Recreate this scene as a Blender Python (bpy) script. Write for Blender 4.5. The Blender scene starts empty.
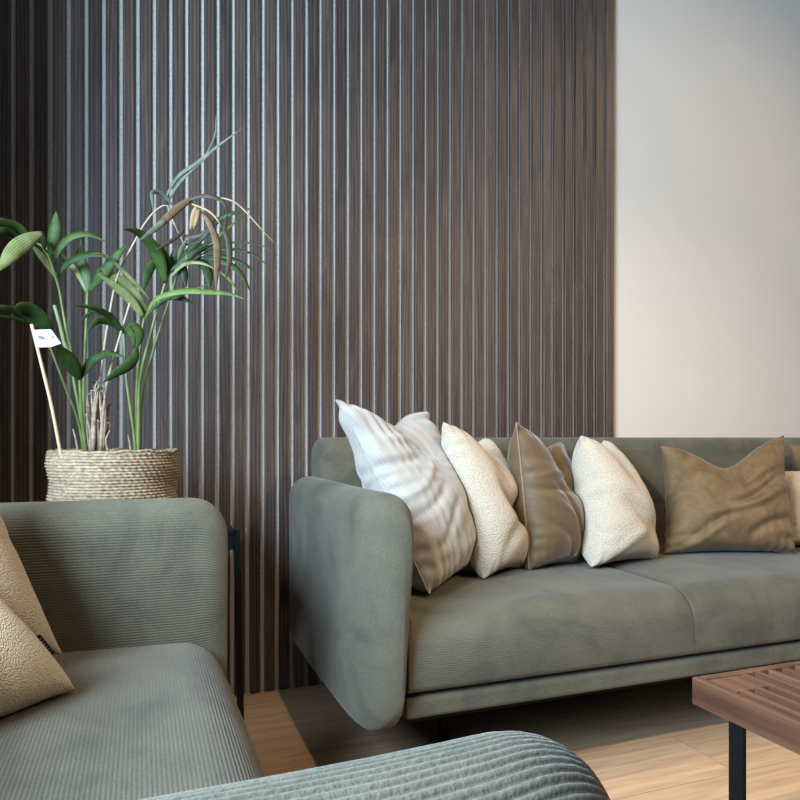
import bpy, math, random
import numpy as np
from mathutils import Vector, Matrix
from mathutils.bvhtree import BVHTree

random.seed(7)
SC = bpy.context.scene
COL = SC.collection
PI = math.pi

# ------------------------------------------------------------------ camera model (used to survey the photo)
FPX, HORIZ, EYE = 693.0, 437.0, 0.72
YAW = math.radians(20.5)
CY, SY = math.cos(YAW), math.sin(YAW)


def W(px, Y, py=None, z=None):
    """world point on the vertical plane y = Y seen at column px; height from row py or given"""
    u = (px - 400.0) / FPX
    d = Y / (CY - u * SY)
    x = d * (SY + u * CY)
    if z is None:
        z = EYE - (py - HORIZ) / FPX * d
    return Vector((x, Y, z))


# ------------------------------------------------------------------ object helpers
def tag(o, label=None, cat=None, group=None, kind=None):
    if label: o['label'] = label
    if cat: o['category'] = cat
    if group: o['group'] = group
    if kind: o['kind'] = kind
    return o


def empty(name, loc, rz=0.0):
    o = bpy.data.objects.new(name, None)
    COL.objects.link(o)
    o.location = loc
    o.rotation_euler = (0, 0, rz)
    o.empty_display_size = 0.05
    return o


def obj(name, verts, faces, mat, parent=None, origin=None, smooth=True, autos=None):
    me = bpy.data.meshes.new(name)
    if origin is not None:
        ox, oy, oz = origin
        verts = [(v[0] - ox, v[1] - oy, v[2] - oz) for v in verts]
    else:
        verts = [tuple(v) for v in verts]
    me.from_pydata(verts, [], [tuple(f) for f in faces])
    me.update()
    for m in (mat if isinstance(mat, (list, tuple)) else [mat]):
        me.materials.append(getattr(m, "m", m))
    if smooth:
        me.polygons.foreach_set('use_smooth', [True] * len(me.polygons))
        if autos:
            try:
                me.set_sharp_from_angle(angle=math.radians(autos))
            except Exception:
                pass
    o = bpy.data.objects.new(name, me)
    COL.objects.link(o)
    if origin is not None:
        o.location = origin
    if parent:
        o.parent = parent
    return o


class MB:
    def __init__(s):
        s.v, s.f, s.m = [], [], []

    def add(s, verts, faces, mi=0):
        k = len(s.v)
        s.v += [tuple(v) for v in verts]
        s.f += [tuple(i + k for i in f) for f in faces]
        s.m += [mi] * len(faces)
        return s

    def box(s, x0, x1, y0, y1, z0, z1, b=0.0, mi=0):
        if b <= 0:
            v = [(x, y, z) for z in (z0, z1) for y in (y0, y1) for x in (x0, x1)]
            f = [(0, 2, 3, 1), (4, 5, 7, 6), (0, 1, 5, 4), (2, 6, 7, 3), (0, 4, 6, 2), (1, 3, 7, 5)]
            return s.add(v, f, mi)
        # chamfered box: three nested rings per axis through 24 vertices
        v, idx = [], {}
        X, Y, Z = (x0, x1), (y0, y1), (z0, z1)
        for i in (0, 1):
            for j in (0, 1):
                for k in (0, 1):
                    sx, sy, sz = (1 - 2 * i), (1 - 2 * j), (1 - 2 * k)
                    for a in range(3):
                        p = [X[i] + sx * b, Y[j] + sy * b, Z[k] + sz * b]
                        p[a] = (X[i], Y[j], Z[k])[a]
                        idx[i, j, k, a] = len(v)
                        v.append(tuple(p))
        f = []
        g = lambda i, j, k, a: idx[i, j, k, a]
        for i in (0, 1):
            q = [g(i, 0, 0, 0), g(i, 1, 0, 0), g(i, 1, 1, 0), g(i, 0, 1, 0)]
            f.append(q if i else q[::-1])
            q = [g(0, i, 0, 1), g(0, i, 1, 1), g(1, i, 1, 1), g(1, i, 0, 1)]
            f.append(q if i else q[::-1])
            q = [g(0, 0, i, 2), g(1, 0, i, 2), g(1, 1, i, 2), g(0, 1, i, 2)]
            f.append(q if i else q[::-1])
        for j in (0, 1):
            for k in (0, 1):
                f.append([g(0, j, k, 1), g(1, j, k, 1), g(1, j, k, 2), g(0, j, k, 2)])
                f.append([g(j, 0, k, 0), g(j, 1, k, 0), g(j, 1, k, 2), g(j, 0, k, 2)])
                f.append([g(j, k, 0, 0), g(j, k, 1, 0), g(j, k, 1, 1), g(j, k, 0, 1)])
        for i in (0, 1):
            for j in (0, 1):
                for k in (0, 1):
                    f.append([g(i, j, k, 0), g(i, j, k, 1), g(i, j, k, 2)])
        return s.add(v, f, mi)

    def tube(s, pts, r, seg=8, mi=0, closed=False):
        P = [Vector(p) for p in pts]
        n = len(P)
        R = r if hasattr(r, '__len__') else [r] * n
        base = len(s.v)
        up = Vector((0.13, 0.27, 0.95)).normalized()
        for i in range(n):
            t = (P[(i + 1) % n] - P[i - 1]) if closed else (P[min(i + 1, n - 1)] - P[max(i - 1, 0)])
            if t.length < 1e-9: t = Vector((0, 0, 1))
            t.normalize()
            a = t.cross(up)
            if a.length < 1e-3: a = t.cross(Vector((1, 0, 0)))
            a.normalize()
            b = t.cross(a)
            for k in range(seg):
                q = 2 * PI * k / seg
                s.v.append(tuple(P[i] + (a * math.cos(q) + b * math.sin(q)) * R[i]))
        for i in range(n if closed else n - 1):
            for k in range(seg):
                i2 = (i + 1) % n
                s.f.append((base + i * seg + k, base + i * seg + (k + 1) % seg,
                            base + i2 * seg + (k + 1) % seg, base + i2 * seg + k))
                s.m.append(mi)
        if not closed:
            s.f.append(tuple(base + k for k in range(seg))[::-1]); s.m.append(mi)
            s.f.append(tuple(base + (n - 1) * seg + k for k in range(seg))); s.m.append(mi)
        return s

    def build(s, name, mat, parent=None, origin=None, smooth=False, autos=None):
        o = obj(name, s.v, s.f, mat, parent, origin, smooth, autos)
        if any(s.m):
            o.data.polygons.foreach_set('material_index', s.m)
        import bmesh
        bm = bmesh.new(); bm.from_mesh(o.data)
        bmesh.ops.recalc_face_normals(bm, faces=bm.faces[:])
        bm.to_mesh(o.data); bm.free()
        return o


def spline(pts, n):
    P = np.array([list(p) for p in pts], float)
    if len(P) == 2:
        t = np.linspace(0, 1, n)[:, None]
        return P[0] * (1 - t) + P[1] * t
    E = np.vstack([2 * P[0] - P[1], P, 2 * P[-1] - P[-2]])
    seg = np.linalg.norm(np.diff(P, axis=0), axis=1)
    cum = np.r_[0, np.cumsum(seg)]
    out = []
    for s in np.linspace(0, cum[-1], n):
        i = min(np.searchsorted(cum, s, side='right') - 1, len(P) - 2)
        t = (s - cum[i]) / max(seg[i], 1e-9)
        a, b, c, d = E[i], E[i + 1], E[i + 2], E[i + 3]
        out.append(0.5 * ((2 * b) + (c - a) * t + (2 * a - 5 * b + 4 * c - d) * t * t + (3 * b - a - 3 * c + d) * t ** 3))
    return np.array(out)


# ------------------------------------------------------------------ materials
def srgb(r, g, b):
    f = lambda c: (c / 255 / 12.92) if c / 255 <= 0.04045 else ((c / 255 + 0.055) / 1.055) ** 2.4
    return (f(r), f(g), f(b), 1.0)


class Mat:
    def __init__(s, name, rough=0.6, **kw):
        s.m = bpy.data.materials.new(name)
        s.m.use_nodes = True
        s.nt = s.m.node_tree
        s.b = s.nt.nodes['Principled BSDF']
        s.b.inputs['Roughness'].default_value = rough
        for k, v in kw.items():
            s.b.inputs[k].default_value = v

    def n(s, typ, **kw):
        nd = s.nt.nodes.new(typ)
        for k, v in kw.items():
            if k.startswith('i_'):
                key = k[2:].replace('_', ' ')
                nd.inputs[key].default_value = v
            else:
                setattr(nd, k, v)
        return nd

    def l(s, a, b): s.nt.links.new(a, b)

    def coords(s, scale=(1, 1, 1), kind='Object'):
        tc = s.n('ShaderNodeTexCoord')
        mp = s.n('ShaderNodeMapping')
        mp.inputs['Scale'].default_value = scale
        s.l(tc.outputs[kind], mp.inputs['Vector'])
        return mp.outputs['Vector']

    def noise(s, vec, scale, detail=4, rough=0.55, dist=0.0):
        nd = s.n('ShaderNodeTexNoise')
        nd.inputs['Scale'].default_value = scale
        nd.inputs['Detail'].default_value = detail
        nd.inputs['Roughness'].default_value = rough
        nd.inputs['Distortion'].default_value = dist
        s.l(vec, nd.inputs['Vector'])
        return nd.outputs['Fac']

    def ramp(s, fac, stops):
        r = s.n('ShaderNodeValToRGB')
        e = r.color_ramp.elements
        while len(e) < len(stops): e.new(0.5)
        for i, (p, c) in enumerate(stops):
            e[i].position = p; e[i].color = c
        s.l(fac, r.inputs['Fac'])
        return r.outputs['Color']

    def math(s, op, a, b=None):
        nd = s.n('ShaderNodeMath', operation=op)
        for i, x in enumerate((a, b)):
            if x is None: continue
            if isinstance(x, (int, float)): nd.inputs[i].default_value = x
            else: s.l(x, nd.inputs[i])
        return nd.outputs[0]

    def mix(s, fac, a, b, blend='MIX'):
        nd = s.n('ShaderNodeMix', data_type='RGBA', blend_type=blend)
        for i, x in ((0, fac), (6, a), (7, b)):
            if isinstance(x, (int, float)) or isinstance(x, tuple): nd.inputs[i].default_value = x
            else: s.l(x, nd.inputs[i])
        return nd.outputs[2]

    def color(s, c):
        if isinstance(c, tuple): s.b.inputs['Base Color'].default_value = c
        else: s.l(c, s.b.inputs['Base Color'])
        return s

    def bump(s, h, strength=0.3, dist=0.002):
        nd = s.n('ShaderNodeBump')
        nd.inputs['Strength'].default_value = strength
        nd.inputs['Distance'].default_value = dist
        s.l(h, nd.inputs['Height'])
        s.l(nd.outputs['Normal'], s.b.inputs['Normal'])
        return s


def plain(name, c, rough=0.6, var=0.12, scale=20.0, **kw):
    m = Mat(name, rough, **kw)
    v = m.coords()
    f = m.noise(v, scale, 4)
    a = tuple(x * (1 - var) for x in c[:3]) + (1,)
    b = tuple(min(1, x * (1 + var)) for x in c[:3]) + (1,)
    m.color(m.ramp(f, [(0.3, a), (0.7, b)]))
    return m.m


def mk_cord(name, c):
    m = Mat(name, 0.85)
    m.b.inputs['Sheen Weight'].default_value = 0.15
    m.b.inputs['Sheen Roughness'].default_value = 0.4
    m.b.inputs['Specular IOR Level'].default_value = 0.25
    v = m.coords()
    big = m.noise(v, 7.0, 5, 0.6, 0.8)
    fine = m.noise(v, 420.0, 3)
    dk = tuple(x * 0.74 for x in c[:3]) + (1,)
    lt = tuple(x * 1.16 for x in c[:3]) + (1,)
    col = m.ramp(big, [(0.36, dk), (0.5, c), (0.66, lt)])
    sp = m.ramp(fine, [(0.25, (0.72, 0.72, 0.72, 1)), (0.75, (1.18, 1.18, 1.18, 1))])
    m.color(m.mix(1.0, col, sp, 'MULTIPLY'))
    m.bump(fine, 0.5, 0.0015)
    return m.m


def mk_boucle(name, c, sc=320.0):
    m = Mat(name, 0.95)
    m.b.inputs['Sheen Weight'].default_value = 0.25
    m.b.inputs['Specular IOR Level'].default_value = 0.15
    v = m.coords()
    vo = m.n('ShaderNodeTexVoronoi'); vo.inputs['Scale'].default_value = sc
    m.l(v, vo.inputs['Vector'])
    g = m.noise(v, 700.0, 2, 0.6)
    h = m.math('ADD', m.math('MULTIPLY', vo.outputs['Distance'], -1.0), m.math('MULTIPLY', g, 0.35))
    dk = tuple(x * 0.78 for x in c[:3]) + (1,)
    m.color(m.ramp(m.math('ADD', h, 0.8), [(0.3, dk), (0.75, c)]))
    m.bump(h, 0.7, 0.003)
    return m.m


def mk_velvet(name, c, sheen=0.6, rough=0.55, var=0.25, spec=0.4):
    m = Mat(name, rough)
    m.b.inputs['Sheen Weight'].default_value = sheen
    m.b.inputs['Sheen Roughness'].default_value = 0.35
    m.b.inputs['Specular IOR Level'].default_value = spec
    v = m.coords()
    f = m.noise(v, 14.0, 6, 0.65, 1.0)
    g = m.noise(v, 600.0, 2)
    a = tuple(x * (1 - var) for x in c[:3]) + (1,)
    b = tuple(x * (1 + var) for x in c[:3]) + (1,)
    m.color(m.ramp(f, [(0.33, a), (0.67, b)]))
    m.bump(m.math('ADD', f, m.math('MULTIPLY', g, 0.15)), 0.25, 0.002)
    return m.m


def mk_fern_velvet(name, c):
    m = Mat(name, 0.6)
    m.b.inputs['Sheen Weight'].default_value = 0.4
    m.b.inputs['Specular IOR Level'].default_value = 0.3
    tc = m.n('ShaderNodeTexCoord')
    sep = m.n('ShaderNodeSeparateXYZ'); m.l(tc.outputs['UV'], sep.inputs[0])
    # embossed fern: leaflets sweep out from staggered mid-ribs
    a = m.math('MULTIPLY', sep.outputs[0], 3.0)
    fr = m.math('PINGPONG', a, 0.5)
    ph = m.math('ADD', m.math('MULTIPLY', sep.outputs[1], 26.0), m.math('MULTIPLY', m.math('POWER', m.math('ADD', fr, 0.001), 0.7), 30.0))
    nz = m.noise(m.coords(kind='UV'), 5.0, 3)
    ph = m.math('ADD', ph, m.math('MULTIPLY', nz, 9.0))
    w = m.math('SINE', m.math('MULTIPLY', ph, 3.0))
    w01 = m.math('ADD', m.math('MULTIPLY', w, 0.5), 0.5)
    dk = tuple(x * 0.93 for x in c[:3]) + (1,)
    m.color(m.ramp(w01, [(0.1, dk), (0.6, c)]))
    m.bump(w01, 0.12, 0.001)
    return m.m


def mk_wood(name, dark, mid, light, rough=0.45, axis=2, pitch=None, x0=0.0, fine=1.0):
    """long grain along axis; with pitch every slat gets its own tone and figure"""
    m = Mat(name, rough)
    sc = [(30.0 if pitch else 38.0) * fine] * 3
    sc[axis] = 2.2 * fine
    tc = m.n('ShaderNodeTexCoord')
    vec = tc.outputs['Object']
    rnd = None
    if pitch:
        sep = m.n('ShaderNodeSeparateXYZ'); m.l(vec, sep.inputs[0])
        k = m.math('FLOOR', m.math('DIVIDE', m.math('SUBTRACT', sep.outputs[0], x0), pitch))
        wn = m.n('ShaderNodeTexWhiteNoise', noise_dimensions='1D'); m.l(k, wn.inputs['W'])
        rnd = wn.outputs['Value']
        cmb = m.n('ShaderNodeCombineXYZ')
        m.l(sep.outputs[0], cmb.inputs[0]); m.l(sep.outputs[1], cmb.inputs[1])
        m.l(m.math('ADD', sep.outputs[2], m.math('MULTIPLY', rnd, 37.0)), cmb.inputs[2])
        vec = cmb.outputs[0]
    mp = m.n('ShaderNodeMapping'); mp.inputs['Scale'].default_value = sc
    m.l(vec, mp.inputs['Vector'])
    f = m.noise(mp.outputs[0], 1.6, 6, 0.62, 1.6)
    wv = m.n('ShaderNodeTexWave'); wv.inputs['Scale'].default_value = 1.1
    wv.inputs['Distortion'].default_value = 7.0; wv.inputs['Detail'].default_value = 2.0
    wv.inputs['Detail Scale'].default_value = 0.6
    m.l(mp.outputs[0], wv.inputs['Vector'])
    g = m.math('ADD', m.math('MULTIPLY', f, 0.75), m.math('MULTIPLY', wv.outputs['Fac'], 0.25))
    if rnd is not None:
        g = m.math('ADD', g, m.math('MULTIPLY', m.math('SUBTRACT', rnd, 0.5), 0.16))
    m.color(m.ramp(g, [(0.28, dark), (0.5, mid), (0.74, light)]))
    m.bump(f, 0.18, 0.001)
    return m.m


def mk_floor():
    m = Mat('oak_planks', 0.42)
    m.b.inputs['Specular IOR Level'].default_value = 0.35
    v = m.coords()
    br = m.n('ShaderNodeTexBrick')
    br.offset = 0.37
    br.inputs['Scale'].default_value = 1.0
    br.inputs['Brick Width'].default_value = 1.9
    br.inputs['Row Height'].default_value = 0.19
    br.inputs['Mortar Size'].default_value = 0.0016
    br.inputs['Color1'].default_value = (0.25, 0.25, 0.25, 1)
    br.inputs['Color2'].default_value = (0.8, 0.8, 0.8, 1)
    br.inputs['Mortar'].default_value = (0.5, 0.5, 0.5, 1)
    m.l(v, br.inputs['Vector'])
    sep = m.n('ShaderNodeSeparateColor'); m.l(br.outputs['Color'], sep.inputs[0])
    off = m.n('ShaderNodeCombineXYZ'); m.l(m.math('MULTIPLY', sep.outputs[0], 9.0), off.inputs[0])
    m.l(m.math('MULTIPLY', sep.outputs[0], 5.0), off.inputs[2])
    add = m.n('ShaderNodeVectorMath', operation='ADD'); m.l(v, add.inputs[0]); m.l(off.outputs[0], add.inputs[1])
    mp = m.n('ShaderNodeMapping'); mp.inputs['Scale'].default_value = (2.0, 26.0, 1.0)
    m.l(add.outputs[0], mp.inputs['Vector'])
    f = m.noise(mp.outputs[0], 1.7, 7, 0.6, 1.1)
    col = m.ramp(f, [(0.25, srgb(164, 131, 100)), (0.5, srgb(190, 156, 122)), (0.75, srgb(206, 174, 140))])
    tone = m.ramp(sep.outputs[0], [(0.2, (0.9, 0.88, 0.86, 1)), (0.8, (1.06, 1.06, 1.06, 1))])
    col = m.mix(1.0, col, tone, 'MULTIPLY')
    col = m.mix(m.math('MULTIPLY', br.outputs['Fac'], 0.35), col, srgb(110, 80, 56))
    m.color(col)
    m.bump(m.math('SUBTRACT', m.math('MULTIPLY', f, 0.3), br.outputs['Fac']), 0.12, 0.0007)
    return m.m


def mk_felt():
    m = Mat('grey_felt', 0.95)
    m.b.inputs['Specular IOR Level'].default_value = 0.1
    v = m.coords()
    f = m.noise(v, 260.0, 5, 0.7)
    m.color(m.ramp(f, [(0.3, srgb(150, 146, 140)), (0.55, srgb(186, 182, 175)), (0.75, srgb(208, 204, 197))]))
    m.bump(f, 0.8, 0.002)
    return m.m


def mk_wall(name, c, s=120.0):
    m = Mat(name, 0.85)
    v = m.coords()
    f = m.noise(v, s, 5)
    g = m.noise(v, 1.4, 3)
    a = tuple(x * 0.95 for x in c[:3]) + (1,)
    m.color(m.ramp(g, [(0.3, a), (0.7, c)]))
    m.bump(f, 0.08, 0.001)
    return m.m


def mk_basket():
    m = Mat('seagrass_rope', 0.8)
    v = m.coords((1, 1, 2.2))
    f = m.noise(v, 90.0, 5, 0.7)
    g = m.noise(m.coords((1, 1, 9.0)), 5.0, 3)
    col = m.ramp(f, [(0.25, srgb(92, 72, 52)), (0.5, srgb(154, 132, 104)), (0.75, srgb(194, 176, 148))])
    m.color(m.mix(1.0, col, m.ramp(g, [(0.3, (0.74, 0.7, 0.64, 1)), (0.6, (1.05, 1.05, 1.05, 1))]), 'MULTIPLY'))
    m.bump(f, 0.6, 0.002)
    return m.m


def mk_leaf(name, c, c2, rough=0.5):
    m = Mat(name, rough)
    m.b.inputs['Specular IOR Level'].default_value = 0.3
    tc = m.n('ShaderNodeTexCoord')
    sep = m.n('ShaderNodeSeparateXYZ'); m.l(tc.outputs['UV'], sep.inputs[0])
    vein = m.math('ADD', m.math('MULTIPLY', m.math('SINE', m.math('MULTIPLY', sep.outputs[0], 44.0)), 0.5), 0.5)
    nz = m.noise(m.coords((1, 1, 1)), 45.0, 4, 0.6)
    f = m.math('ADD', m.math('MULTIPLY', vein, 0.25), m.math('MULTIPLY', nz, 0.75))
    m.color(m.ramp(f, [(0.3, c), (0.7, c2)]))
    m.bump(vein, 0.25, 0.0008)
    m.b.inputs['Transmission Weight'].default_value = 0.0
    m.b.inputs['Subsurface Weight'].default_value = 0.0
    return m.m


M = {}
M['cord'] = mk_cord('green_grey_corduroy', srgb(85, 81, 66))
M['boucle'] = mk_boucle('cream_boucle', srgb(192, 177, 154))
M['boucle_fine'] = mk_boucle('beige_boucle', srgb(208, 186, 154), 430.0)
M['fern'] = mk_fern_velvet('cream_embossed_velvet', srgb(152, 145, 134))
M['satin'] = mk_velvet('bronze_satin', srgb(94, 74, 50), 0.6, 0.55, 0.10, 0.25)
M['brown'] = mk_velvet('brown_velvet', srgb(100, 80, 54), 0.2, 0.7, 0.3, 0.2)
M['walnut_slat'] = mk_wood('dark_walnut_slat', srgb(44, 35, 31), srgb(67, 54, 48), srgb(94, 78, 68), 0.5, 2, 0.0414, -0.2998)
M['walnut'] = mk_wood('walnut_rail', srgb(66, 42, 30), srgb(88, 58, 41), srgb(108, 75, 54), 0.4, 1, None, 0, 0.6)
M['walnut_x'] = mk_wood('walnut_rail_across', srgb(66, 42, 30), srgb(88, 58, 41), srgb(108, 75, 54), 0.4, 0, None, 0, 1.0)
M['walnut_block'] = mk_wood('walnut_block', srgb(70, 44, 31), srgb(92, 60, 42), srgb(108, 74, 53), 0.4, 1, None, 0, 0.22)
M['black'] = plain('black_steel', (0.005, 0.005, 0.0055, 1), 0.5, 0.2, 60, **{'Specular IOR Level': 0.1})
M['felt'] = mk_felt()
M['floor'] = mk_floor()
M['plaster'] = mk_wall('warm_white_plaster', srgb(206, 195, 181))
M['ceiling'] = mk_wall('grey_ceiling', srgb(120, 116, 112))
M['taupe'] = mk_wall('taupe_plaster', srgb(128, 120, 112))
M['basket'] = mk_basket()
M['soil'] = plain('potting_soil', srgb(46, 36, 28), 0.95, 0.4, 160)
M['leaf_dark'] = mk_leaf('leaf_dark_green', srgb(22, 40, 14), srgb(50, 74, 28))
M['leaf'] = mk_leaf('leaf_green', srgb(30, 52, 16), srgb(64, 86, 36))
M['leaf_pale'] = mk_leaf('leaf_pale_green', srgb(84, 96, 52), srgb(132, 138, 90), 0.5)
M['leaf_lime'] = mk_leaf('leaf_lime', srgb(66, 88, 28), srgb(102, 120, 52), 0.5)
M['leaf_grey'] = mk_leaf('leaf_wilted_grey_green', srgb(64, 70, 56), srgb(108, 112, 94), 0.55)
M['leaf_brown'] = mk_leaf('leaf_dry_brown', srgb(58, 46, 34), srgb(120, 96, 66), 0.6)
M['leaf_tan'] = mk_leaf('leaf_dry_tan', srgb(136, 108, 76), srgb(172, 148, 112), 0.6)
M['leaf_olive'] = mk_leaf('leaf_withered_olive', srgb(34, 36, 28), srgb(76, 66, 46), 0.5)
M['stem'] = plain('stem_green', srgb(104, 118, 62), 0.5, 0.25, 30)
M['stem_pale'] = plain('stem_pale_green', srgb(128, 140, 100), 0.5, 0.2, 40)
M['stem_dry'] = plain('stem_dry_tan', srgb(162, 146, 118), 0.7, 0.2, 50)
M['bark'] = plain('dry_palm_sheath', srgb(150, 128, 106), 0.9, 0.45, 70)
M['cane'] = plain('cane_stick', srgb(200, 174, 142), 0.6, 0.08, 50)
M['paper'] = plain('white_card', srgb(232, 230, 230), 0.7, 0.04, 40)
M['ink'] = plain('grey_print', srgb(110, 110, 116), 0.8, 0.1, 40)
M['ribbon'] = plain('black_woven_ribbon', srgb(14, 14, 16), 0.7, 0.2, 300)
M['thread'] = plain('white_thread', srgb(225, 222, 215), 0.8, 0.05, 300)
M['stitch'] = plain('grey_stitching', srgb(150, 146, 138), 0.8, 0.1, 200)
M['zip'] = plain('dull_bronze_piping', srgb(128, 104, 80), 0.5, 0.15, 200)
M['frame'] = plain('grey_window_frame', srgb(70, 72, 74), 0.5, 0.1, 30)

# ------------------------------------------------------------------ the room
WALL_Y = 1.986
RX0, RX1, RY0, RZ1 = -0.95, 4.6, -3.2, 2.70


def struct(o, label=None, cat=None):
    o['kind'] = 'structure'
    if label: o['label'] = label
    if cat: o['category'] = cat
    return o


struct(MB().box(RX0 - .1, RX1 + .1, RY0 - .1, WALL_Y + .1, -0.06, 0).build('floor', M['floor']), 'light oak plank floor', 'floor')
struct(MB().box(RX0 - .1, RX1 + .1, RY0 - .1, WALL_Y + .1, RZ1, RZ1 + .06).build('ceiling', M['ceiling']), 'grey ceiling', 'ceiling')
struct(MB().box(RX0 - .1, RX1 + .1, WALL_Y, WALL_Y + .1, 0, RZ1).build('wall_back', M['plaster']), 'plain warm white wall behind the long sofa', 'wall')
struct(MB().box(RX1, RX1 + .1, RY0, WALL_Y, 0, RZ1).build('wall_right', M['taupe']), 'taupe side wall', 'wall')
struct(MB().box(RX0 - .1, RX1 + .1, RY0 - .1, RY0, 0, RZ1).build('wall_front', M['taupe']), 'taupe wall opposite the slats', 'wall')
WY0, WY1, WZ0, WZ1 = -0.50, 0.76, 0.86, 1.92
wl = MB()
wl.box(RX0 - .1, RX0, RY0, WY0, 0, RZ1).box(RX0 - .1, RX0, WY1, WALL_Y, 0, RZ1)
wl.box(RX0 - .1, RX0, WY0, WY1, 0, WZ0).box(RX0 - .1, RX0, WY0, WY1, WZ1, RZ1)
struct(wl.build('wall_left', M['taupe']), 'taupe wall with the window', 'wall')
struct(MB().box(RX0, -0.43, 1.31, 1.60, 0, RZ1).build('shade_pillar', M['taupe']), 'unseen taupe block added to shade the left slats', 'wall')  # added out of view to keep window light off the leftmost slats
fr = MB()
t = 0.04
fr.box(RX0 - .08, RX0 - .03, WY0, WY0 + t, WZ0, WZ1).box(RX0 - .08, RX0 - .03, WY1 - t, WY1, WZ0, WZ1)
fr.box(RX0 - .08, RX0 - .03, WY0 + t, WY1 - t, WZ0, WZ0 + t).box(RX0 - .08, RX0 - .03, WY0 + t, WY1 - t, WZ1 - t, WZ1)
struct(fr.build('window_1', M['frame']), 'window in the left wall', 'window')

# slatted wall panelling: felt board with walnut slats
PITCH, SW, X_G0 = 0.0414, 0.0284, -0.2998
pan = MB()
x_first, x_end = -0.93, 1.5225
pan.box(x_first, x_end + 0.006, WALL_Y - 0.010, WALL_Y - 0.0005, 0.001, RZ1 - 0.001, 0, 0)
k = -15
while True:
    a = X_G0 + PITCH * k + (PITCH - SW) / 2
    b = a + SW
    if b > x_end + 0.004: break
    if a > x_first:
        pan.box(a, b, WALL_Y - 0.0215, WALL_Y - 0.0095, 0.002, RZ1 - 0.002, 0.0008, 1)
    k += 1
po = pan.build('trim_1', [M['felt'], M['walnut_slat']])
struct(po, 'dark walnut vertical slat panelling on grey felt', 'wall panelling')


# ------------------------------------------------------------------ upholstery
def round_poly(pts, radii, step):
    """closed rounded polygon (counter-clockwise) sampled at about equal arc length"""
    n = len(pts)
    P = [np.array(p, float) for p in pts]
    path = []
    for i in range(n):
        a, b, c = P[i - 1], P[i], P[(i + 1) % n]
        d1 = (a - b) / np.linalg.norm(a - b); d2 = (c - b) / np.linalg.norm(c - b)
        ang = math.acos(np.clip(np.dot(d1, d2), -1, 1))
        r = radii[i]
        if r < 1e-6:
            path.append(b); continue
        L = r / math.tan(ang / 2)
        p1, p2 = b + d1 * L, b + d2 * L
        cen = b + (d1 + d2) / np.linalg.norm(d1 + d2) * (r / math.sin(ang / 2))
        a1 = math.atan2(*(p1 - cen)[::-1]); a2 = math.atan2(*(p2 - cen)[::-1])
        da = (a2 - a1 + PI) % (2 * PI) - PI
        for k in range(13):
            q = a1 + da * k / 12
            path.append(cen + r * np.array([math.cos(q), math.sin(q)]))
    path = np.array(path + [path[0]])
    seg = np.linalg.norm(np.diff(path, axis=0), axis=1)
    keep = np.r_[True, seg > 1e-9]
    path = path[keep]; seg = np.linalg.norm(np.diff(path, axis=0), axis=1)
    cum = np.r_[0, np.cumsum(seg)]
    N = max(24, int(round(cum[-1] / step)))
    s = np.linspace(0, cum[-1], N, endpoint=False)
    return np.stack([np.interp(s, cum, path[:, 0]), np.interp(s, cum, path[:, 1])], 1), cum[-1]


def slab(L, pts, radii, rp, rtop, rbot, rib=0.0044, amp=0.0011, per=6, mid=14, ends=12, bulge=None):
    """cross section (p, q) swept along s with rounded ends and rounded outline corners; cord wales run along s.
    returns vertices (s, p, q) and faces"""
    sec0, per_len = round_poly(pts, radii, rib / per)
    nr = max(4, int(round(per_len / rib)))
    N = nr * per
    # resample so an integer number of wales closes the loop
    closed = np.vstack([sec0, sec0[0]])
    cum = np.r_[0, np.cumsum(np.linalg.norm(np.diff(closed, axis=0), axis=1))]
    s_ = np.linspace(0, cum[-1], N, endpoint=False)
    sec = np.stack([np.interp(s_, cum, closed[:, 0]), np.interp(s_, cum, closed[:, 1])], 1)
    tan = np.roll(sec, -1, 0) - np.roll(sec, 1, 0)
    nor = np.stack([tan[:, 1], -tan[:, 0]], 1); nor /= np.linalg.norm(nor, axis=1)[:, None] + 1e-12
    wale = amp * (np.abs(np.sin(np.arange(N) / per * PI)) ** 0.7 - 0.7)
    pc = (sec[:, 0].max() + sec[:, 0].min()) / 2; hw = (sec[:, 0].max() - sec[:, 0].min()) / 2
    q0, q1 = sec[:, 1].min(), sec[:, 1].max()
    R = max(rp, rtop, rbot, 0.01)
    e = R * (1 - np.cos(np.linspace(0, PI / 2, ends)))
    e = e[e < L / 2]
    S = np.unique(np.round(np.r_[e, np.linspace(R, L - R, mid), L - e], 6))
    V = []
    inset = lambda r, d: 0.0 if (r <= 1e-6 or d >= r) else r * (1 - math.sqrt(max(0, 1 - (1 - d / r) ** 2)))
    for s in S:
        d = min(s, L - s)
        ip, it, ib = inset(rp, d), inset(rtop, d), inset(rbot, d)
        p = pc + (sec[:, 0] - pc) * max(0.06, (hw - ip) / hw)
        f = (sec[:, 1] - q0) / (q1 - q0)
        q = (q0 + ib) + f * ((q1 - it) - (q0 + ib))
        fade = min(1.0, 0.15 + d / 0.012)
        p = p + nor[:, 0] * wale * fade; q = q + nor[:, 1] * wale * fade
        ss = np.full(N, s)
        if bulge is not None:
            ss, p, q = bulge(ss, p, q)
        V.append(np.stack([ss, p, q], 1))
    V = np.vstack(V)
    F = []
    for i in range(len(S) - 1):
        a = i * N
        F += [(a + k, a + (k + 1) % N, a + N + (k + 1) % N, a + N + k) for k in range(N)]
    F.append(tuple(range(N))[::-1]); F.append(tuple(range((len(S) - 1) * N, len(S) * N)))
    return V, F


def finish_normals(o):
    import bmesh
    bm = bmesh.new(); bm.from_mesh(o.data)
    bmesh.ops.recalc_face_normals(bm, faces=bm.faces[:])
    bm.to_mesh(o.data); bm.free()


ARM_T, SEAT_Z, D = 0.102, 0.397, 0.66


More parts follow.
